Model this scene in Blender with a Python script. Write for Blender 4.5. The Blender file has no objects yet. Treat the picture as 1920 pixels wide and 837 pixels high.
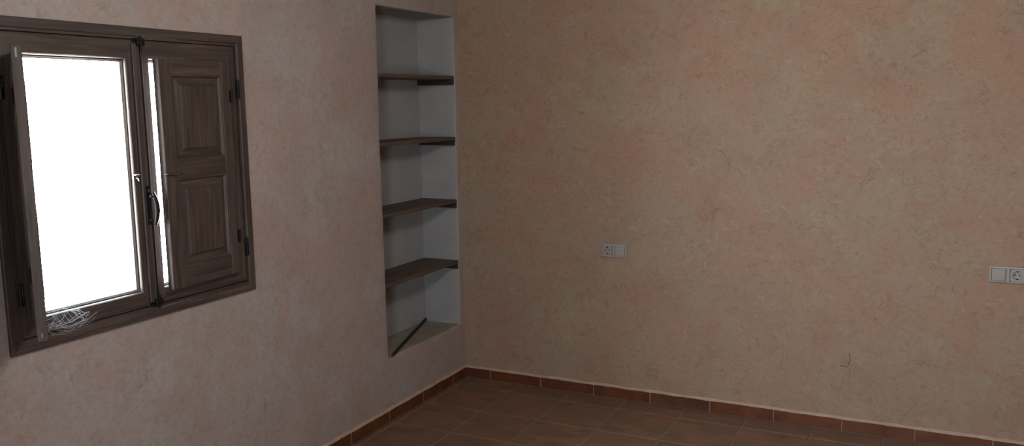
import bpy, bmesh, math, random
from mathutils import Vector, Matrix, noise
random.seed(4)
sc = bpy.context.scene
COL = sc.collection

# ------------------------------------------------------------------ node helpers
def new_mat(name):
    m = bpy.data.materials.new(name); m.use_nodes = True
    nt = m.node_tree; nt.nodes.clear()
    out = nt.nodes.new('ShaderNodeOutputMaterial')
    b = nt.nodes.new('ShaderNodeBsdfPrincipled')
    nt.links.new(b.outputs[0], out.inputs[0])
    return m, nt, b
def N(nt, t, **kw):
    n = nt.nodes.new(t)
    for k, v in kw.items():
        if k in n.inputs: n.inputs[k].default_value = v
        else: setattr(n, k, v)
    return n
def L(nt, a, b): nt.links.new(a, b)
def coords(nt, scale=(1,1,1), offset=(0,0,0), rot=(0,0,0)):
    tc = N(nt, 'ShaderNodeTexCoord'); mp = N(nt, 'ShaderNodeMapping')
    mp.inputs['Scale'].default_value = scale; mp.inputs['Location'].default_value = offset
    mp.inputs['Rotation'].default_value = rot
    L(nt, tc.outputs['Object'], mp.inputs[0]); return mp.outputs[0]
def noise_tex(nt, vec, scale, detail=4, rough=.5, dist=0):
    n = N(nt, 'ShaderNodeTexNoise'); n.inputs['Scale'].default_value = scale
    n.inputs['Detail'].default_value = detail; n.inputs['Roughness'].default_value = rough
    n.inputs['Distortion'].default_value = dist
    L(nt, vec, n.inputs['Vector']); return n.outputs['Fac']
def ramp(nt, fac, stops, interp='LINEAR'):
    r = N(nt, 'ShaderNodeValToRGB'); r.color_ramp.interpolation = interp
    while len(r.color_ramp.elements) < len(stops): r.color_ramp.elements.new(.5)
    for e, (p, c) in zip(r.color_ramp.elements, stops):
        e.position = p; e.color = (c, c, c, 1) if isinstance(c, (int, float)) else (*c, 1)
    L(nt, fac, r.inputs[0]); return r.outputs[0]
def mix(nt, fac, a, b, mode='MIX'):
    m = N(nt, 'ShaderNodeMix', data_type='RGBA', blend_type=mode)
    for s, i in ((fac, 0), (a, 6), (b, 7)):
        if hasattr(s, 'links') or isinstance(s, bpy.types.NodeSocket): L(nt, s, m.inputs[i])
        elif i == 0: m.inputs[0].default_value = s
        else: m.inputs[i].default_value = (*s, 1)
    return m.outputs[2]
def mathn(nt, op, a, b=None):
    m = N(nt, 'ShaderNodeMath', operation=op)
    for s, i in ((a, 0), (b, 1)):
        if s is None: continue
        if isinstance(s, bpy.types.NodeSocket): L(nt, s, m.inputs[i])
        else: m.inputs[i].default_value = s
    return m.outputs[0]
def bump(nt, b, h, strength, dist=.01):
    n = N(nt, 'ShaderNodeBump'); n.inputs['Strength'].default_value = strength
    n.inputs['Distance'].default_value = dist
    L(nt, h, n.inputs['Height']); L(nt, n.outputs[0], b.inputs['Normal'])
def lin(r, g, b, k=.62):
    f = lambda c: f0(c)*k
    f0 = lambda c: ((c/255+.055)/1.055)**2.4 if c > 10 else c/255/12.92
    return (f(r), f(g), f(b))

# ------------------------------------------------------------------ materials
def wall_mat(name, offset=(0,0,0), base1=lin(196,175,152), base2=lin(188,165,143), pink=lin(197,160,140), pinkness=1.0, pink2=lin(191,152,131), pale=lin(193,175,153), marks=1.0):
    m, nt, b = new_mat(name)
    v = coords(nt, offset=offset)
    warp = N(nt, 'ShaderNodeTexNoise'); warp.inputs['Scale'].default_value = 3.0; warp.inputs['Detail'].default_value = 3
    L(nt, v, warp.inputs['Vector'])
    va = N(nt, 'ShaderNodeVectorMath', operation='MULTIPLY_ADD')
    L(nt, warp.outputs['Color'], va.inputs[0]); va.inputs[1].default_value = (.35, .35, .35); L(nt, v, va.inputs[2])
    wv = va.outputs[0]
    def off(vec, o):
        n = N(nt, 'ShaderNodeVectorMath', operation='ADD'); L(nt, vec, n.inputs[0]); n.inputs[1].default_value = o; return n.outputs[0]
    big = noise_tex(nt, v, 1.7, 3, .55, .8)
    med = noise_tex(nt, wv, 6.5, 6, .66, .6)
    col = mix(nt, ramp(nt, med, [(.36, 0), (.62, 1)]), base1, base2)
    pf = mathn(nt, 'MULTIPLY', ramp(nt, noise_tex(nt, off(wv, (7, 3, 1)), 2.3, 7, .66, .5), [(.44, 0), (.57, 1)]), .85*pinkness)
    col = mix(nt, pf, col, pink)
    pf2 = mathn(nt, 'MULTIPLY', ramp(nt, noise_tex(nt, off(wv, (2, 9, 5)), 5.2, 6, .66, .5), [(.52, 0), (.64, 1)]), .6*pinkness)
    col = mix(nt, pf2, col, pink2)
    gf = mathn(nt, 'MULTIPLY', ramp(nt, noise_tex(nt, off(wv, (4, 1, 8)), 3.6, 6, .66, .5), [(.52, 0), (.66, 1)]), .55)
    col = mix(nt, gf, col, pale)
    col = mix(nt, mathn(nt, 'MULTIPLY', ramp(nt, big, [(.35, 1), (.55, 0)]), .14), col, lin(150,132,120))
    # trowel drag marks: thin warped curls, only in scattered patches
    def curls(scale, o, width, dist, thr, stretch=(1,1,1)):
        nz = noise_tex(nt, coords(nt, scale=stretch, offset=o), scale, 2.2, .5, dist)
        d = mathn(nt, 'ABSOLUTE', mathn(nt, 'SUBTRACT', nz, .5))
        line = ramp(nt, d, [(0, 1), (width, 0)])
        mask = ramp(nt, noise_tex(nt, coords(nt, offset=(o[1], o[0], 4)), scale*1.3, 3, .6, .5), [(thr, 0), (thr+.09, 1)])
        return mathn(nt, 'MULTIPLY', line, mask)
    ox = offset[0]
    c1 = curls(4.6, (ox+3, 9, 2), .016, 2.0, .52)
    c2 = curls(10, (ox+11, 2, 5), .030, 1.7, .50, (.8, .8, 1.2))
    c3 = curls(8, (ox+21, 5, 8), .026, 2.2, .49, (.7, .7, 1.2))
    c4 = curls(17, (ox+31, 7, 3), .05, 1.4, .52)
    col = mix(nt, mathn(nt, 'MULTIPLY', c1, .42*marks), col, lin(138,100,76))
    col = mix(nt, mathn(nt, 'MULTIPLY', c2, .40*marks), col, lin(134,102,82))
    col = mix(nt, mathn(nt, 'MULTIPLY', c4, .26*marks), col, lin(140,112,94))
    col = mix(nt, mathn(nt, 'MULTIPLY', c3, .40*marks), col, lin(220,198,176))
    fine = noise_tex(nt, v, 38, 6, .75)
    col = mix(nt, mathn(nt, 'MULTIPLY', ramp(nt, fine, [(.36, 1), (.58, 0)]), .20), col, lin(134,110,94))
    L(nt, col, b.inputs['Base Color'])
    b.inputs['Roughness'].default_value = .85
    h = mathn(nt, 'ADD', mathn(nt, 'MULTIPLY', med, .6), mathn(nt, 'ADD', mathn(nt, 'MULTIPLY', fine, .14), mathn(nt, 'ADD', mathn(nt, 'MULTIPLY', c2, -.10), mathn(nt, 'MULTIPLY', c3, .12))))
    bump(nt, b, h, .32, .02)
    return m
M = {}
M['wall'] = wall_mat('pink_lime_plaster')
M['wall_left'] = wall_mat('pale_pink_plaster', (13,4,0), lin(205,200,200), lin(197,188,185), lin(204,179,173), .7, lin(196,170,159), lin(205,199,194), .6)

def plain(name, c, rough=.6, var=.0, scale=10, bmp=0, metal=0, spec=.5):
    m, nt, b = new_mat(name)
    v = coords(nt)
    n = noise_tex(nt, v, scale, 5, .6)
    col = mix(nt, ramp(nt, n, [(.3, 0), (.7, 1)]), tuple(x*(1-var) for x in c), tuple(min(1, x*(1+var)) for x in c))
    L(nt, col, b.inputs['Base Color'])
    b.inputs['Roughness'].default_value = rough; b.inputs['Metallic'].default_value = metal
    b.inputs['Specular IOR Level'].default_value = spec
    if bmp: bump(nt, b, n, bmp, .01)
    return m
M['niche'] = plain('white_niche_plaster', lin(184,187,190), .9, .08, 6, .25)
M['niche_floor'] = plain('grey_niche_ledge_plaster', lin(176,166,154), .9, .14, 9, .3)
M['reveal'] = plain('white_outer_reveal', lin(215,212,205), .9, .05, 6, .2)
M['ceiling'] = plain('white_ceiling_paint', lin(180,170,158), .9, .03, 3, .1)
M['iron'] = plain('dark_iron', lin(38,38,40), .45, .2, 30, .1, .7)
M['steel'] = plain('worn_bright_steel', lin(190,190,190), .3, .1, 30, 0, 1)
M['plastic'] = plain('white_switch_plastic', lin(186,184,178), .38, .02, 8)
M['plastic_dark'] = plain('socket_hole_black', lin(28,26,24), .5, .05, 8)
M['mortar'] = plain('pale_mortar_line', lin(216,190,170), .95, .12, 14, .5)
M['grout'] = plain('floor_grout', lin(156,140,124), .95, .16, 25, .2)
M['cobweb'] = plain('dusty_cobweb', lin(210,215,220), .8)

def wood_mat(name, axis, c1, c2, c3, rough=.5, seed=0):
    m, nt, b = new_mat(name)
    s = [16, 16, 16]; s[axis] = 1.1
    v = coords(nt, tuple(s), (seed, seed*2, seed))
    g = noise_tex(nt, v, 2.2, 6, .62, .6)
    s2 = [90, 90, 90]; s2[axis] = 4
    f = noise_tex(nt, coords(nt, tuple(s2), (seed, 0, 0)), 1.4, 3, .6)
    col = ramp(nt, g, [(.28, c1), (.5, c2), (.74, c3)])
    col = mix(nt, mathn(nt, 'MULTIPLY', ramp(nt, f, [(.35, 1), (.55, 0)]), .45), col, tuple(x*.5 for x in c1))
    L(nt, col, b.inputs['Base Color'])
    b.inputs['Roughness'].default_value = rough
    bump(nt, b, mathn(nt, 'ADD', g, mathn(nt, 'MULTIPLY', f, .5)), .22, .004)
    return m
WC = (lin(62,53,50), lin(88,76,72), lin(114,100,94))
M['wood_z'] = wood_mat('walnut_stain_upright', 2, *WC, rough=.52)
M['wood_y'] = wood_mat('walnut_stain_crosswise', 1, *WC, rough=.52, seed=3)
M['wood_x'] = wood_mat('walnut_stain_leaf_rail', 0, *WC, rough=.52, seed=5)
SC_ = (lin(84,71,62), lin(112,96,84), lin(132,114,100))
M['shelf'] = wood_mat('dark_shelf_wood', 1, *SC_, rough=.6, seed=8)
M['cleat'] = wood_mat('dark_cleat_wood', 0, lin(44,38,34), lin(58,50,44), lin(70,60,52), rough=.65, seed=9)
M['strip'] = wood_mat('black_painted_strip', 0, lin(26,28,28), lin(36,38,38), lin(52,50,46), rough=.6, seed=2)

def tile_mat(name, cols, rough, along=0, spec=.5):
    m, nt, b = new_mat(name)
    geo = N(nt, 'ShaderNodeNewGeometry')
    tc = N(nt, 'ShaderNodeTexCoord')
    # shift the mottling from tile to tile
    comb = N(nt, 'ShaderNodeCombineXYZ')
    L(nt, mathn(nt, 'MULTIPLY', geo.outputs['Random Per Island'], 60), comb.inputs[0])
    L(nt, mathn(nt, 'MULTIPLY', geo.outputs['Random Per Island'], 37), comb.inputs[1])
    add = N(nt, 'ShaderNodeVectorMath', operation='ADD')
    L(nt, tc.outputs['Object'], add.inputs[0]); L(nt, comb.outputs[0], add.inputs[1])
    mp = N(nt, 'ShaderNodeMapping'); sc_ = [1.0, 1.0, 1.0]; sc_[1-along] = 2.3
    mp.inputs['Scale'].default_value = sc_
    L(nt, add.outputs[0], mp.inputs[0])
    a = noise_tex(nt, mp.outputs[0], 5.5, 5, .6, .6)
    c = noise_tex(nt, add.outputs[0], 26, 5, .65, .3)
    col = ramp(nt, a, [(.30, cols[0]), (.46, cols[1]), (.60, cols[2]), (.75, cols[3])])
    col = mix(nt, mathn(nt, 'MULTIPLY', ramp(nt, c, [(.35, 1), (.6, 0)]), .4), col, cols[0])
    col = mix(nt, mathn(nt, 'MULTIPLY', geo.outputs['Random Per Island'], .35), col, cols[1])
    L(nt, col, b.inputs['Base Color'])
    b.inputs['Roughness'].default_value = rough; b.inputs['Specular IOR Level'].default_value = spec
    bump(nt, b, mathn(nt, 'ADD', a, mathn(nt, 'MULTIPLY', c, .4)), .25, .006)
    return m
M['floor_tile'] = tile_mat('rustic_terracotta_floor_tile', [lin(116,97,83), lin(142,113,94), lin(170,120,97), lin(162,138,114)], .42)
M['base_tile'] = tile_mat('brown_orange_skirting_tile', [lin(84,54,40), lin(114,66,44), lin(138,80,50), lin(136,94,56)], .38)

# glass: clear pane that also mirrors a little
m, nt, b = new_mat('clear_window_glass'); nt.nodes.remove(b)
out = [n for n in nt.nodes if n.type == 'OUTPUT_MATERIAL'][0]
tr = N(nt, 'ShaderNodeBsdfTransparent'); gl = N(nt, 'ShaderNodeBsdfGlossy'); gl.inputs['Roughness'].default_value = .02
lw = N(nt, 'ShaderNodeLayerWeight'); lw.inputs['Blend'].default_value = .5
fr = N(nt, 'ShaderNodeMath', operation='POWER'); L(nt, lw.outputs['Facing'], fr.inputs[0]); fr.inputs[1].default_value = 5
mx = N(nt, 'ShaderNodeMixShader')
tr.inputs[0].default_value = (.94, .96, .96, 1)
L(nt, fr.outputs[0], mx.inputs[0]); L(nt, tr.outputs[0], mx.inputs[1]); L(nt, gl.outputs[0], mx.inputs[2]); L(nt, mx.outputs[0], out.inputs[0])
M['glass'] = m

# ------------------------------------------------------------------ mesh helpers
def link(name, bm, mats, parent=None, smooth=False, recalc=True):
    if recalc: bmesh.ops.recalc_face_normals(bm, faces=bm.faces)
    me = bpy.data.meshes.new(name); bm.to_mesh(me); bm.free()
    for mm in (mats if isinstance(mats, (list, tuple)) else [mats]): me.materials.append(mm)
    if smooth:
        for p in me.polygons: p.use_smooth = True
    o = bpy.data.objects.new(name, me); COL.objects.link(o)
    if parent is not None: o.parent = parent
    return o
def empty(name, loc=(0,0,0), rz=0, parent=None):
    o = bpy.data.objects.new(name, None); COL.objects.link(o)
    o.empty_display_size = .1
    o.location = loc; o.rotation_euler = (0, 0, rz)
    if parent is not None: o.parent = parent
    return o
def tag(o, label=None, cat=None, group=None, kind=None):
    if label: o['label'] = label
    if cat: o['category'] = cat
    if group: o['group'] = group
    if kind: o['kind'] = kind
    return o
def box(bm, x0, x1, y0, y1, z0, z1, mi=0, bev=0, seg=1):
    vs = [bm.verts.new(v) for v in ((x0,y0,z0),(x1,y0,z0),(x1,y1,z0),(x0,y1,z0),(x0,y0,z1),(x1,y0,z1),(x1,y1,z1),(x0,y1,z1))]
    fs = [bm.faces.new([vs[i] for i in q]) for q in ((3,2,1,0),(4,5,6,7),(0,1,5,4),(1,2,6,5),(2,3,7,6),(3,0,4,7))]
    for f in fs: f.material_index = mi
    if bev:
        es = list({e for f in fs for e in f.edges})
        r = bmesh.ops.bevel(bm, geom=es, offset=bev, segments=seg, affect='EDGES', profile=.5)
        for f in r['faces']: f.material_index = mi
    return vs
def ring(bm, outer, inner, prof, mats=(0, 1), perp=0):
    """mitred rectangular frame. outer/inner = (a0,a1,z0,z1); prof = closed list of (t, depth), t 0 outer .. 1 inner.
    perp=0: a is the Y axis and depth is X; perp=1: a is the X axis and depth is Y."""
    rings = []
    for t, d in prof:
        a0, a1, z0, z1 = [o+(i-o)*t for o, i in zip(outer, inner)]
        c = []
        for a, z in ((a0,z0),(a1,z0),(a1,z1),(a0,z1)):
            c.append(bm.verts.new((d, a, z) if perp == 0 else (a, d, z)))
        rings.append(c)
    n = len(rings)
    for k in range(n):
        p, q = rings[k], rings[(k+1) % n]
        for s in range(4):
            f = bm.faces.new((p[s], p[(s+1) % 4], q[(s+1) % 4], q[s]))
            f.material_index = mats[0] if s in (1, 3) else mats[1]
def cyl(bm, p0, p1, r, seg=16, r1=None, mi=0):
    p0, p1 = Vector(p0), Vector(p1); d = p1-p0
    rot = d.to_track_quat('Z', 'Y').to_matrix().to_4x4()
    mt = Matrix.Translation((p0+p1)/2) @ rot
    res = bmesh.ops.create_cone(bm, cap_ends=True, segments=seg, radius1=r, radius2=r if r1 is None else r1, depth=d.length, matrix=mt)
    for f in {f for v in res['verts'] for f in v.link_faces}: f.material_index = mi
def tube(bm, pts, rads, seg=8):
    rings = []
    for i, p in enumerate(pts):
        p = Vector(p)
        d = (Vector(pts[min(i+1, len(pts)-1)])-Vector(pts[max(i-1, 0)])).normalized()
        ref = Vector((0, 0, 1)) if abs(d.z) < .9 else Vector((1, 0, 0))
        u = d.cross(ref).normalized(); w = d.cross(u)
        rr = rads[i] if hasattr(rads, '__len__') else rads
        ru, rw = rr if hasattr(rr, '__len__') else (rr, rr)
        rings.append([bm.verts.new(p+u*math.cos(2*math.pi*k/seg)*ru+w*math.sin(2*math.pi*k/seg)*rw) for k in range(seg)])
    for a, b_ in zip(rings, rings[1:]):
        for k in range(seg): bm.faces.new((a[k], a[(k+1) % seg], b_[(k+1) % seg], b_[k]))
    bm.faces.new(rings[0]); bm.faces.new(rings[-1])

# ------------------------------------------------------------------ measurements (metres; corner of the room at the origin)
RX, RY, RZ = 4.8, -5.4, 2.7
N0, N1, NZ0, NZ1, ND = -.823, -.054, .346, 2.175, .247        # wall niche
W0, W1, WZ0, WZ1 = -2.8515, -1.783, .918, 1.961                # window casing
TH = .30
LX, LY, LZ, FILL_LAMP = 2.05, -2.7, 2.34, 48

# ------------------------------------------------------------------ room shell
def spaced(pts, step):
    pts = sorted(set(pts)); out = []
    for a, b_ in zip(pts, pts[1:]):
        n = max(1, round((b_-a)/step))
        out += [a+(b_-a)*i/n for i in range(n)]
    return out+[pts[-1]]
def build_wall_left():
    bm = bmesh.new()
    hw = (W0+.012, W1-.012, WZ0+.012, WZ1-.012)
    ys = spaced([RY, hw[0], hw[1], N0, N1, 0], .05)
    zs = spaced([-.05, hw[2], hw[3], NZ0, NZ1, RZ], .05)
    V = {}
    def v(x, y, z):
        k = (round(x, 4), round(y, 4), round(z, 4))
        if k not in V: V[k] = bm.verts.new((x, y, z))
        return V[k]
    e = 1e-6
    inw = lambda y, z: hw[0]-e < y < hw[1]+e and hw[2]-e < z < hw[3]+e
    inn = lambda y, z: N0-e < y < N1+e and NZ0-e < z < NZ1+e
    for a, b_ in zip(ys, ys[1:]):
        for c, d in zip(zs, zs[1:]):
            my, mz = (a+b_)/2, (c+d)/2
            if inw(my, mz): continue
            if inn(my, mz):
                f = bm.faces.new((v(-ND,a,c), v(-ND,b_,c), v(-ND,b_,d), v(-ND,a,d))); f.material_index = 1
                continue
            bm.faces.new((v(0,a,c), v(0,b_,c), v(0,b_,d), v(0,a,d)))
    nys = [y for y in ys if N0-e < y < N1+e]; nzs = [z for z in zs if NZ0-e < z < NZ1+e]
    xs = [-ND+ND*i/5 for i in range(6)]
    for a, b_ in zip(xs, xs[1:]):
        for c, d in zip(nys, nys[1:]):
            for zz, mi in ((NZ0, 2), (NZ1, 1)):
                f = bm.faces.new((v(a,c,zz), v(b_,c,zz), v(b_,d,zz), v(a,d,zz))); f.material_index = mi
        for c, d in zip(nzs, nzs[1:]):
            for yy in (N0, N1):
                f = bm.faces.new((v(a,yy,c), v(b_,yy,c), v(b_,yy,d), v(a,yy,d))); f.material_index = 1
    # masonry round the window, running to the outer face
    def rect(r, x): return [(x,r[0],r[2]), (x,r[1],r[2]), (x,r[1],r[3]), (x,r[0],r[3])]
    ow = (hw[0]-.32, hw[1]+.30, hw[2]-.06, hw[3]+.16)          # reveal flared towards the outside to admit more slanting daylight
    r0, r1, r2 = rect(hw, 0), rect(hw, -.08), rect(ow, -TH)
    for p, q in ((r0, r1), (r1, r2)):
        for k in range(4):
            f = bm.faces.new([bm.verts.new(c) for c in (p[k], p[(k+1) % 4], q[(k+1) % 4], q[k])]); f.material_index = 3
    # outer face
    for y0, y1, z0, z1 in ((RY,ow[0],0,RZ),(ow[1],0,0,RZ),(ow[0],ow[1],0,ow[2]),(ow[0],ow[1],ow[3],RZ)):
        f = bm.faces.new([bm.verts.new(p) for p in ((-TH,y0,z0),(-TH,y1,z0),(-TH,y1,z1),(-TH,y0,z1))]); f.material_index = 3
    # every face looks into the room, the niche or the window reveal
    cn, cwd = Vector((-ND*.45, (N0+N1)/2, (NZ0+NZ1)/2)), Vector((-.1, (hw[0]+hw[1])/2, (hw[2]+hw[3])/2))
    bm.normal_update()
    for f in bm.faces:
        c = f.calc_center_median()
        if abs(c.x) < e: want = Vector((1, 0, 0))
        elif abs(c.x+TH) < e and f.material_index == 3: want = Vector((-1, 0, 0))
        else: want = (cwd if f.material_index == 3 else cn)-c
        if f.normal.dot(want) < 0: f.normal_flip()
    bm.normal_update()
    # soft rounded plaster arris round the niche mouth
    def on_mouth(p): return abs(p.x) < e and (((abs(p.y-N0) < e or abs(p.y-N1) < e) and NZ0-e <= p.z <= NZ1+e) or ((abs(p.z-NZ0) < e or abs(p.z-NZ1) < e) and N0-e <= p.y <= N1+e))
    es = []
    for ed in bm.edges:
        p, q = ed.verts[0].co, ed.verts[1].co
        if on_mouth(p) and on_mouth(q) and len(ed.link_faces) == 2 and abs(ed.link_faces[0].normal.dot(ed.link_faces[1].normal)) < .5: es.append(ed)
    bmesh.ops.bevel(bm, geom=es, offset=.008, segments=3, affect='EDGES', profile=.5)
    # hand trowelled unevenness
    for vv in bm.verts:
        p = vv.co
        if p.x < -ND-.001 or p.z < .08 or p.y > -.001: continue
        near_w = W0-.1 < p.y < W1+.1 and WZ0-.1 < p.z < WZ1+.1
        if near_w: continue
        k = noise.noise_vector(p*3.1)*.005 + noise.noise_vector(p*9)*.0025
        inn_ = N0-.04 < p.y < -.02 and NZ0-.04 < p.z < NZ1+.04
        vv.co = p + Vector((k.x*.8, k.y if inn_ else 0, k.z if inn_ else 0))
    o = link('wall_left', bm, [M['wall_left'], M['niche'], M['niche_floor'], M['reveal']], smooth=True, recalc=False)
    return o
wl = build_wall_left()
md = wl.modifiers.new('edge', 'EDGE_SPLIT'); md.split_angle = math.radians(50)
tag(wl, 'pale pink plastered wall holding the window and the white shelf niche', 'wall', kind='structure')

def grid_wall(name, origin, au, av, nu, nv, mat, amp=.003):
    bm = bmesh.new(); G = []
    o, au, av = Vector(origin), Vector(au), Vector(av); n = au.cross(av).normalized()
    for i in range(nu+1):
        G.append([])
        for j in range(nv+1):
            p = o+au*i/nu+av*j/nv
            if 0 < i < nu and 0 < j < nv: p += n*(noise.noise(p*2.3)*amp)
            G[-1].append(bm.verts.new(p))
    for i in range(nu):
        for j in range(nv): bm.faces.new((G[i][j], G[i+1][j], G[i+1][j+1], G[i][j+1]))
    return link(name, bm, mat, smooth=True, recalc=False)
WB = grid_wall('wall_back', (0,0,-.05), (RX,0,0), (0,0,RZ+.05), 60, 40, M['wall']); tag(WB, 'large mottled pink plaster wall with two socket plates', 'wall', kind='structure')
# wall on the far right, out of the picture
bm = bmesh.new()
box(bm, RX, RX+.2, RY, 0, -.05, RZ)
tag(link('wall_right', bm, M['wall']), 'plastered wall to the right of the camera', 'wall', kind='structure')
# rear wall with a small window added to let daylight in behind the camera
DX0, DX1, DZ0, DZ1 = 2.3, 2.95, 1.0, 1.75
bm = bmesh.new()
box(bm, -.30, DX0, RY-.25, RY, -.05, RZ); box(bm, DX1, RX+.2, RY-.25, RY, -.05, RZ); box(bm, DX0, DX1, RY-.25, RY, DZ1, RZ); box(bm, DX0, DX1, RY-.25, RY, -.05, DZ0)
tag(link('wall_front', bm, M['wall']), 'plastered wall with a small added window behind the camera', 'wall', kind='structure')
bm = bmesh.new()
box(bm, -.30, RX+.2, RY-.25, .2, RZ, RZ+.15)
tag(link('ceiling', bm, M['ceiling']), 'plain white ceiling', 'ceiling', kind='structure')
bm = bmesh.new()
ring(bm, (DX0, DX1, DZ0, DZ1), (DX0+.05, DX1-.05, DZ0+.05, DZ1-.05), [(0,RY-.09),(0,RY+.01),(1,RY+.01),(1,RY-.09)], perp=1)
tag(link('window_added', bm, [M['wood_z'], M['wood_x']]), 'small wooden window added behind the camera for daylight', 'window', kind='structure')

# floor: individually bedded tiles on grout, one mesh
T, GAP = .335, .007
bm = bmesh.new()
x = .0409-T
xs_ = []
while x < RX: xs_.append(x); x += T
y = -.1641+T; ys_ = []
while y > RY: ys_.append(y); y -= T
for x in xs_:
    for y in ys_:
        x0, x1 = max(x+GAP/2, 0), min(x+T-GAP/2, RX); y1, y0 = min(y-GAP/2, 0), max(y-T+GAP/2, RY)
        if x1-x0 < .02 or y1-y0 < .02: continue
        h = random.uniform(-.0006, .0006)
        box(bm, x0, x1, y0, y1, -.012, h, 0, .0022)
box(bm, -.02, RX, RY-.25, .02, -.06, -.0025, 1)
tag(link('floor', bm, [M['floor_tile'], M['grout']]), 'brown red square ceramic floor tiles with pale grout', 'floor', kind='structure')

# skirting tiles
BH, BT = .0638, .011
def skirting(name, j0, length, alongx):
    bm = bmesh.new()
    js = [0.0 if alongx else BT]
    j = j0
    while j < length: js.append(j); j += T
    js.append(length)
    for a, b_ in zip(js, js[1:]):
        a2, b2 = a+.0028, b_-.0028
        if b2-a2 < .02: continue
        h = BH+random.uniform(-.0008, .0008); t = BT+random.uniform(-.0008, .0008)
        if alongx: box(bm, a2, b2, -t, -.001, .002, h, 0, .0016)
        else: box(bm, .001, t, -b2, -a2, .002, h, 0, .0016)
    if alongx: box(bm, 0, length, -BT*.82, 0, 0, BH*.97, 1)
    else: box(bm, 0, BT*.82, -length, 0, 0, BH*.97, 1)
    # uneven plaster fillet along the top
    n = int(length/.03); prev = None
    for i in range(n+1):
        s = length*i/n
        p = Vector((s, 0, 0) if alongx else (0, -s, 0))
        w = BT*.95+.003*noise.noise(p*11)+.0015*noise.noise(p*37); hh = BH+.012+.005*noise.noise(p*7+Vector((3,3,3)))+.003*noise.noise(p*29)
        pts = [(0, BH-.004), (w, BH-.001), (w*.8, BH+.006), (0.0, hh)]
        cur = [bm.verts.new((s, -a, z) if alongx else (a, -s, z)) for a, z in pts]
        if prev:
            for k in range(3):
                f = bm.faces.new((prev[k], cur[k], cur[k+1], prev[k+1])); f.material_index = 2
        prev = cur
    return link(name, bm, [M['base_tile'], M['grout'], M['mortar']])
# hairline cracks in the plaster, drawn as thin darker tubes
def crack(name, pts, r):
    bm = bmesh.new(); P_ = []
    for a, b_ in zip(pts, pts[1:]):
        for k in range(4):
            t = k/4; P_.append(Vector((a[0]+(b_[0]-a[0])*t+random.uniform(-.002,.002), .0002, a[1]+(b_[1]-a[1])*t)))
    P_.append(Vector((pts[-1][0], .0002, pts[-1][1])))
    tube(bm, P_, [r*random.uniform(.6, 1.2) for _ in P_], 6)
    o = link(name, bm, M['crack'], WB); return o
M['crack'] = plain('dark_plaster_crack', lin(130,98,80), .95, .2, 30)
crack('plaster_crack', [(2.209,.412),(2.217,.375),(2.203,.337),(2.169,.341)], .0022)
crack('plaster_crack', [(2.203,.337),(2.219,.318),(2.210,.265),(2.216,.213)], .0014)
crack('plaster_crack', [(.813,.222),(.821,.178),(.839,.131),(.864,.117),(.905,.112)], .0013)
tag(skirting('baseboard_back', .1784, RX, True), 'low skirting of brown orange tiles under the large wall', 'baseboard', kind='structure')
tag(skirting('baseboard_left', .1741, -RY, False), 'low skirting of brown orange tiles under the window wall', 'baseboard', kind='structure')

# ------------------------------------------------------------------ the window
win = tag(empty('window_1', (0, (W0+W1)/2, WZ0)), 'dark wooden casement window with inner shutters, the left one open', 'window', kind='structure')
inv = Matrix.Translation(-Vector(win.location))
def wpart(name, bm, mats, parent=win, smooth=False):
    # meshes are written in room coordinates; shift them to their parent's origin
    off = Vector(win.location)
    for v in bm.verts: v.co -= off
    return link(name, bm, mats, parent, smooth)
WOOD = [M['wood_z'], M['wood_y']]
bm = bmesh.new()
wd = .042
ring(bm, (W0, W1, WZ0, WZ1), (W0+wd, W1-wd, WZ0+wd, WZ1-wd),
     [(0,0),(0,.0115),(.05,.014),(.72,.014),(.80,.010),(1,.010),(1,-.02),(1.5,-.02),(1.5,-.075),(.35,-.075),(.35,0)])
wpart('window_frame', bm, WOOD)
SZ0, SZ1 = WZ0+wd+.002, WZ1-wd-.002
def sash(y0, y1, iy0, iy1, lip=None):
    bm = bmesh.new()
    iz0, iz1 = 1.022, 1.848
    ring(bm, (y0, y1, SZ0, SZ1), (iy0, iy1, iz0, iz1),
         [(0,-.018),(0,.003),(.04,.006),(.90,.006),(.95,.003),(1,-.008),(1,-.045),(0,-.045)])
    if lip:
        box(bm, .0062, .016, lip[0], lip[1], SZ0+.012, SZ1-.012, 0, .003)
    s = wpart('window_sash', bm, WOOD)
    bm = bmesh.new()
    ring(bm, (iy0, iy1, iz0, iz1), (iy0+.009, iy1-.009, iz0+.009, iz1-.009), [(0,-.007),(.25,-.005),(1,-.011),(1,-.016),(0,-.016)])
    wpart('glazing_bead', bm, WOOD, s)
    bm = bmesh.new(); box(bm, -.020, -.016, iy0-.004, iy1+.004, iz0-.004, iz1+.004)
    wpart('glass_pane', bm, M['glass'], s)
    return s
MEET = -2.280
sl = sash(W0+wd+.002, -2.302, -2.742, -2.349, (-2.322, MEET))
sr = sash(-2.300, W1-wd-.002, -2.243, -1.900)

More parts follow.
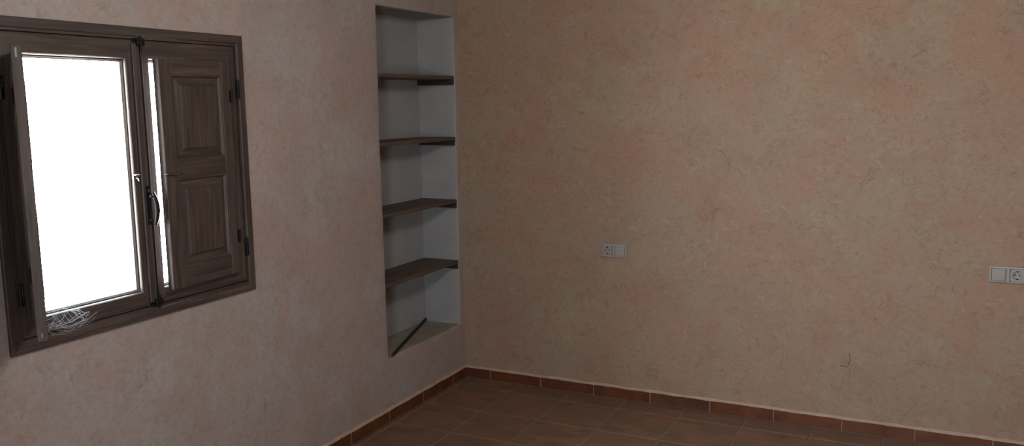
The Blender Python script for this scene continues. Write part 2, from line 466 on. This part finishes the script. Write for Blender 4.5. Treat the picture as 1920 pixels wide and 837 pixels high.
# handle, on the meeting stile
bm = bmesh.new()
box(bm, .016, .021, MEET-.036, MEET-.010, 1.262, 1.402, 0, .002)
hp = wpart('handle_plate', bm, M['iron'], sl); hp['label'] = 'dark iron backplate of the window handle'
bm = bmesh.new()
hy = MEET-.019
tube(bm, [(.018,hy,1.365),(.030,hy,1.365),(.035,hy+.002,1.360)], .0065, 10)
pts = []; rr = []
for i in range(13):
    t = i/12
    pts.append((.035+.006*math.sin(t*math.pi), hy+.004+.010*math.sin(t*math.pi*.95), 1.378-.118*t)); rr.append((.0055+.0045*math.sin(t*math.pi)**.8, .005+.0025*math.sin(t*math.pi)))
tube(bm, pts, rr, 12)
wpart('handle_lever', bm, M['iron'], sl, True)['label'] = 'dark iron lever of the window handle'
bm = bmesh.new(); cyl(bm, (.020,hy-.004,1.385), (.024,hy-.004,1.385), .004, 12); cyl(bm, (.020,hy-.004,1.278), (.024,hy-.004,1.278), .004, 12)
wpart('screw', bm, M['steel'], sl)['label'] = 'bright steel screws of the handle plate'
# rods and keepers at head and foot of the meeting stile
for zc, s in ((1.908, 1), (.974, -1)):
    bm = bmesh.new()
    box(bm, .014, .026, MEET-.026, MEET+.006, zc-.013, zc+.013, 0, .002)
    cyl(bm, (.022, MEET-.010, zc-.030*s), (.022, MEET-.010, zc+.022*s), .005, 12)
    box(bm, .008, .018, MEET-.036, MEET-.020, zc+.008*s-.006, zc+.008*s+.006, 0, .0015)
    wpart('bolt', bm, M['iron'], sl)['label'] = 'dark iron locking bolt'
bm = bmesh.new(); cyl(bm, (.018, MEET-.010, 1.402), (.018, MEET-.010, 1.885), .0035, 8); cyl(bm, (.018, MEET-.010, 1.000), (.018, MEET-.010, 1.262), .0035, 8)
wpart('bolt_rod', bm, M['iron'], sl)
# shutter catch staple on the left sash
bm = bmesh.new()
box(bm, .006, .009, -2.352, -2.330, 1.425, 1.452, 0, .001)
tube(bm, [(.008,-2.350,1.445),(.020,-2.349,1.445),(.024,-2.341,1.445),(.020,-2.333,1.445),(.008,-2.332,1.445)], .0022, 8)
tube(bm, [(.010,-2.341,1.434),(.020,-2.341,1.430),(.022,-2.341,1.422)], .0022, 8)
wpart('shutter_catch', bm, M['steel'], sl)['label'] = 'small bright steel shutter catch'
# casement hinges on the right stile of the casing
for ys, tz in ((W1-wd, 1.745), (W1-wd, 1.105)):
    bm = bmesh.new()
    cyl(bm, (.016, ys, tz-.035), (.016, ys, tz+.035), .0065, 12)
    for q in (-.012, .012): cyl(bm, (.016, ys, tz+q-.001), (.016, ys, tz+q+.001), .0075, 12)
    cyl(bm, (.016, ys, tz+.035), (.016, ys, tz+.042), .005, 12, .001)
    wpart('hinge', bm, M['iron'])['label'] = 'dark iron casement hinge'
for tz in (1.745, 1.105):
    bm = bmesh.new(); cyl(bm, (.016, W0+wd, tz-.035), (.016, W0+wd, tz+.035), .0065, 12)
    wpart('hinge', bm, M['iron'])['label'] = 'dark iron casement hinge'

# shutters: leaf runs along local +x from its pin; local +y is the room face; thickness below it
LW, LT, LZ1 = .365, .028, 1.853
def shutter(pin, ang, flip, LZ0):
    root = empty('shutter_pivot')  # temporary frame, only used for its matrix
    mt = Matrix.Translation(Vector((pin[0], pin[1], 0))) @ Matrix.Rotation(ang, 4, 'Z')
    bpy.data.objects.remove(root)
    f = -1 if flip else 1
    loc = Matrix.Translation(-Vector(win.location)) @ mt
    def lp(name, bm, mats, parent=None, smooth=False):
        if f < 0:
            for v in bm.verts: v.co.y *= -1
        o = link(name, bm, mats, parent or win, smooth)
        if parent is None: o.matrix_local = loc
        return o
    WX = [M['wood_z'], M['wood_x']]
    bm = bmesh.new()
    zs = (LZ0, 1.090, 1.418, 1.487, 1.799, LZ1)
    sa, sb = .047, LW-.060      # stile edges (pin side, free side)
    box(bm, 0, sa, -LT, 0, LZ0, LZ1, 0, .0018); box(bm, sb, LW, -LT, 0, LZ0, LZ1, 0, .0018)
    for a, b_ in ((0,1),(2,3),(4,5)): box(bm, sa, sb, -LT+.0004, -.0004, zs[a]+(.0004 if a == 0 else 0), zs[b_]-(.0004 if b_ == 5 else 0), 1, .0012)
    leaf = lp('shutter', bm, WX)
    for z0, z1 in ((1.090, 1.418), (1.487, 1.799)):
        bm = bmesh.new()
        # ovolo moulding, then a fielded panel on both faces
        r = (sa, sb, z0, z1); q = (sa+.040, sb-.040, z0+.040, z1-.040)
        ring(bm, r, q, [(0,-.0015),(.12,-.0015),(.22,-.007),(.30,-.011),(.95,-.004),(1,-.001),(1,-LT+.001),(.95,-LT+.004),(.30,-LT+.011),(.22,-LT+.007),(.12,-LT+.0015),(0,-LT+.0015)], perp=1)
        box(bm, q[0], q[1], -LT-.001, .001, q[2], q[3], 0, .0008)
        lp('raised_panel', bm, WX, leaf)
    bm = bmesh.new()
    for tz in (1.16, 1.72):
        pass
    bm.free()
    for tz in (1.16, 1.72):
        bm = bmesh.new()
        cyl(bm, (-.003, .002, tz-.026), (-.003, .002, tz+.026), .0042, 12); box(bm, -.002, .007, -.0005, .0012, tz-.024, tz+.024)
        lp('shutter_hinge', bm, M['iron'], leaf)
    return leaf, lp
# right leaf: pulled nearly shut. closed direction is world -Y, room face toward +X
phi = math.radians(3.6)
leafR, lpR = shutter((.034, -1.886), -math.pi/2+phi, False, 1.012)
# turning latch on the free edge of the right leaf
bm = bmesh.new()
tube(bm, [(LW-.075,.004,1.4385),(LW-.060,.010,1.441),(LW-.040,.011,1.437),(LW-.022,.010,1.441),(LW-.004,.008,1.440),(LW+.014,.006,1.440)], [.003,.0035,.004,.0035,.003,.0022], 8)
cyl(bm, (LW-.030,-.001,1.4385), (LW-.030,.012,1.4385), .0055, 12)
lpR('shutter_latch', bm, M['steel'], leafR, True)['label'] = 'small bright steel turning latch'
leafR['label'] = 'right hand shutter leaf, almost closed'
# left leaf: swung back into the room. closed direction is world +Y, room face toward +X -> mirrored
th = math.radians(124.4)
leafL, lpL = shutter((.012, -2.762), math.pi/2-th, True, 1.030)
for z0, z1 in ((1.818, 1.846), (1.040, 1.056)):
    bm = bmesh.new(); box(bm, LW-.001, LW+.0015, -.017, -.010, z0, z1, 0, .001)
    lpL('shutter_bolt', bm, M['steel'], leafL)['label'] = 'small bright steel bolt end'
leafL['label'] = 'left hand shutter leaf, swung open into the room'

# cobweb in the lower left corner of the open casement
bm = bmesh.new()
rnd = random.Random(8)
anch = [(.012,-2.70,1.05),(.012,-2.66,1.032),(.014,-2.735,.985),(.016,-2.69,.962),(.016,-2.64,.962),(.012,-2.60,1.010),(.012,-2.575,.985)]
for i in range(46):
    a, b_ = rnd.sample(anch, 2)
    j = lambda p: Vector((p[0]+rnd.uniform(0,.008), p[1]+rnd.uniform(-.03,.03), p[2]+rnd.uniform(-.018,.018)))
    p, q = j(a), j(b_); mid = (p+q)/2+Vector((.012,0,-.006))
    tube(bm, [p, mid, q], .00035, 4)
cw = link('cobweb', bm, M['cobweb'])
tag(cw, 'wispy pale cobweb across the lower left corner of the window casement', 'cobweb', kind='stuff')

# ------------------------------------------------------------------ niche shelves
ST = .019
shelf_names = [(1.838, 'dark wooden shelf board, topmost of four in the white niche', -.060),
               (1.484, 'dark wooden niche shelf just below the topmost one', -.0),
               (1.112, 'dark wooden niche shelf second from the bottom', 0),
               (.743, 'dark wooden niche shelf nearest the bottom ledge', 0)]
def make_shelf():
    root = empty('niche_shelf')
    bm = bmesh.new(); box(bm, -ND+.006, .001, N0+.004, N1-.006, -ST, 0, 0, .0015); 
    link('shelf_board', bm, M['shelf'], root)
    for y0, y1 in ((N0+.003, N0+.024), (N1-.024, N1-.005)):
        bm = bmesh.new(); box(bm, -ND+.006, -.0015, y0, y1, -ST-.031, -ST, 0, .0015)
        link('support_cleat', bm, M['cleat'], root)
    return root
proto = make_shelf()
for i, (z, lab, _) in enumerate(shelf_names):
    if i == 0: r = proto
    else:
        r = proto.copy(); COL.objects.link(r)
        for ch in proto.children:
            c = ch.copy(); COL.objects.link(c); c.parent = r
    r.location = (0, 0, z)
    tag(r, lab, 'shelf', 'shelves in the wall niche')
# loose dark strip lying diagonally on the ledge
p0, p1 = Vector((.012, N0+.022, NZ0+.012)), Vector((-ND+.020, N1-.028, NZ0+.017))
d = p1-p0
bm = bmesh.new(); box(bm, 0, d.length, -.0065, .0065, -.007, .007, 0, .0015)
st = link('wooden_strip', bm, M['strip'])
st.matrix_world = Matrix.Translation(p0) @ d.to_track_quat('X', 'Z').to_matrix().to_4x4()
tag(st, 'loose thin dark wooden strip lying diagonally across the niche ledge', 'wooden strip')

# ------------------------------------------------------------------ sockets
def rbox(bm, x0, x1, z0, z1, y0, y1, r, mi=0, bev=.0015):
    """rounded plate in the XZ plane, from y0 (wall) out to y1"""
    pts = []
    for cx, cz, a0 in ((x1-r,z1-r,0),(x0+r,z1-r,90),(x0+r,z0+r,180),(x1-r,z0+r,270)):
        for k in range(5):
            a = math.radians(a0+k*22.5); pts.append((cx+r*math.cos(a), cz+r*math.sin(a)))
    cx, cz = (x0+x1)/2, (z0+z1)/2
    def lay(y, ins):
        sx = 1-2*ins/(x1-x0); sz = 1-2*ins/(z1-z0)
        return [bm.verts.new((cx+(a-cx)*sx, y, cz+(b_-cz)*sz)) for a, b_ in pts]
    ls = [lay(y0, 0), lay(y1+bev, 0), lay(y1+bev*.3, bev*.4), lay(y1, bev*1.2)]
    for a, b_ in zip(ls, ls[1:]):
        for k in range(len(a)):
            f = bm.faces.new((a[k], a[(k+1) % len(a)], b_[(k+1) % len(a)], b_[k])); f.material_index = mi
    for l in (ls[0], ls[-1]):
        f = bm.faces.new(l); f.material_index = mi
def socket_plate(x, z, order, label, cat):
    root = tag(empty('wall_socket', (x, 0, z)), label, cat)
    bm = bmesh.new()
    # two-gang surround with square openings
    W, H = .154, .077
    a, b_ = (.003, .151), (.0)
    ring(bm, (0, W, 0, H), (.010, W-.010, .010, H-.010), [(0,-.001),(0,-.006),(.25,-.0095),(.8,-.0105),(1,-.0095),(1,-.001)], (0,0), perp=1)
    box(bm, W/2-.007, W/2+.007, -.0100, -.001, .0095, H-.0095, 0, .001)
    link('cover_frame', bm, M['plastic'], root)
    cx = {'L': (.010+W/2-.007)/2, 'R': (W/2+.007+W-.010)/2}; cz = H/2
    for side, kind in zip('LR', order):
        c = cx[side]; s = .0278
        if kind == 'socket':
            bm = bmesh.new(); seg = 32
            # square plate with a round well
            sq = []; ci = []; cb = []
            for k in range(seg):
                an = 2*math.pi*(k+.5)/seg; ux, uz = math.cos(an), math.sin(an); m_ = max(abs(ux), abs(uz))
                sq.append(bm.verts.new((c+ux/m_*s, -.0105, cz+uz/m_*s))); ci.append(bm.verts.new((c+ux*.0205, -.0105, cz+uz*.0205))); cb.append(bm.verts.new((c+ux*.0195, -.0020, cz+uz*.0195)))
            for k in range(seg):
                j = (k+1) % seg
                bm.faces.new((sq[k], sq[j], ci[j], ci[k])); bm.faces.new((ci[k], ci[j], cb[j], cb[k]))
            bm.faces.new(cb)
            for k, j in ((0, 0),): pass
            q = [bm.verts.new((c+i*s, y, cz+j*s)) for y in (-.0105, -.002) for i, j in ((-1,-1),(1,-1),(1,1),(-1,1))]
            for k in range(4): bm.faces.new((q[k], q[(k+1) % 4], q[4+(k+1) % 4], q[4+k]))
            ins = link('socket_insert', bm, M['plastic'], root)
            for dx in (-.0095, .0095):
                bm = bmesh.new(); cyl(bm, (c+dx, -.0024, cz), (c+dx, -.0032, cz), .0035, 14)
                link('pin_hole', bm, M['plastic_dark'], ins)['label'] = 'black pin hole'
            for dz in (-.0175, .0175):
                bm = bmesh.new(); box(bm, c-.0045, c+.0045, -.0112, -.0022, cz+dz-.0016, cz+dz+.0016, 0, .0005)
                link('earth_clip', bm, M['iron'], ins)['label'] = 'dark metal earth clip'
        else:
            bm = bmesh.new(); rbox(bm, c-s, c+s, cz-s, cz+s, -.001, -.0108, .002)
            rbox(bm, c-s*.78, c+s*.78, cz-s*.78, cz+s*.78, -.0105, -.0122, .002)
            link('switch_insert' if kind == 'switch' else 'blank_insert', bm, M['plastic'], root)
    return root
socket_plate(.891, .8145, ('socket', 'blank'), 'white double wall plate alone in the middle of the pink wall, socket on its left', 'wall socket')
socket_plate(2.798, .822, ('switch', 'socket'), 'white double wall plate at the right edge of the picture, socket on its right', 'wall socket')

# ------------------------------------------------------------------ daylight
w = bpy.data.worlds.new('World'); sc.world = w; w.use_nodes = True
nt = w.node_tree; nt.nodes.clear()
wo = nt.nodes.new('ShaderNodeOutputWorld'); bg = nt.nodes.new('ShaderNodeBackground')
tc = nt.nodes.new('ShaderNodeTexCoord'); sep = nt.nodes.new('ShaderNodeSeparateXYZ')
L(nt, tc.outputs['Generated'], sep.inputs[0])
col = ramp(nt, mathn(nt, 'ADD', mathn(nt, 'MULTIPLY', sep.outputs[2], .5), .5), [(.0, (.80,.76,.70)), (.47, (.88,.87,.85)), (.53, (.92,.96,1.0)), (1, (.76,.87,1.0))])
L(nt, col, bg.inputs[0]); bg.inputs[1].default_value = 60
L(nt, bg.outputs[0], wo.inputs[0])
def portal(name, loc, rot, sx, sy):
    ld = bpy.data.lights.new(name, 'AREA'); ld.shape = 'RECTANGLE'; ld.size = sx; ld.size_y = sy
    ld.cycles.is_portal = True
    o = bpy.data.objects.new(name, ld); COL.objects.link(o); o.location = loc; o.rotation_euler = rot
portal('window_daylight', (-.078, (W0+W1)/2, (WZ0+WZ1)/2), (math.pi/2, 0, -math.pi/2), 1.05, 1.03)
portal('added_window_daylight', ((DX0+DX1)/2, RY-.12, (DZ0+DZ1)/2), (math.pi/2, 0, 0), DX1-DX0, DZ1-DZ0)

# globe lamp added to fill the room with light, hung out of view
m, nt, b = new_mat('fill_lamp_glow')
b.inputs['Base Color'].default_value = (.8,.8,.8,1); b.inputs['Emission Color'].default_value = (1,.93,.86,1); b.inputs['Emission Strength'].default_value = FILL_LAMP
M['lamp'] = m
lamp = tag(empty('added_fill_lamp', (LX, LY, LZ)), 'round fill lamp added out of view, hanging from the ceiling', 'lamp')
bm = bmesh.new(); bmesh.ops.create_uvsphere(bm, u_segments=32, v_segments=16, radius=.19)
link('fill_lamp_globe', bm, M['lamp'], lamp, True)
bm = bmesh.new(); cyl(bm, (0,0,.185), (0,0,.22), .035, 20); cyl(bm, (0,0,.22), (0,0,RZ-LZ), .004, 8)
link('fill_lamp_cord', bm, M['iron'], lamp)

# ------------------------------------------------------------------ camera
cam = bpy.data.cameras.new('camera'); co = bpy.data.objects.new('camera', cam); COL.objects.link(co)
r = Vector((.89712384, .44152613, -.01494972)); u = Vector((-.04795611, .13096885, .99022592)); f = Vector((-.43916857, .88763835, -.13866915))
R3 = Matrix((r, u, -f)).transposed()
co.matrix_world = Matrix.Translation((2.54637661, -4.46791635, 1.675994)) @ R3.to_4x4()
cam.sensor_fit = 'HORIZONTAL'; cam.sensor_width = 36; cam.lens = 36*1604.77/1920
cam.clip_start = .05
sc.camera = co
sc.view_settings.view_transform = 'Standard'; sc.view_settings.look = 'None'
sc.view_settings.gamma = 1; sc.view_settings.use_curve_mapping = False
sc.view_settings.exposure = 0
sc.cycles.use_denoising = True
sc.cycles.max_bounces = 10; sc.cycles.diffuse_bounces = 6
sc.cycles.caustics_reflective = False; sc.cycles.caustics_refractive = False
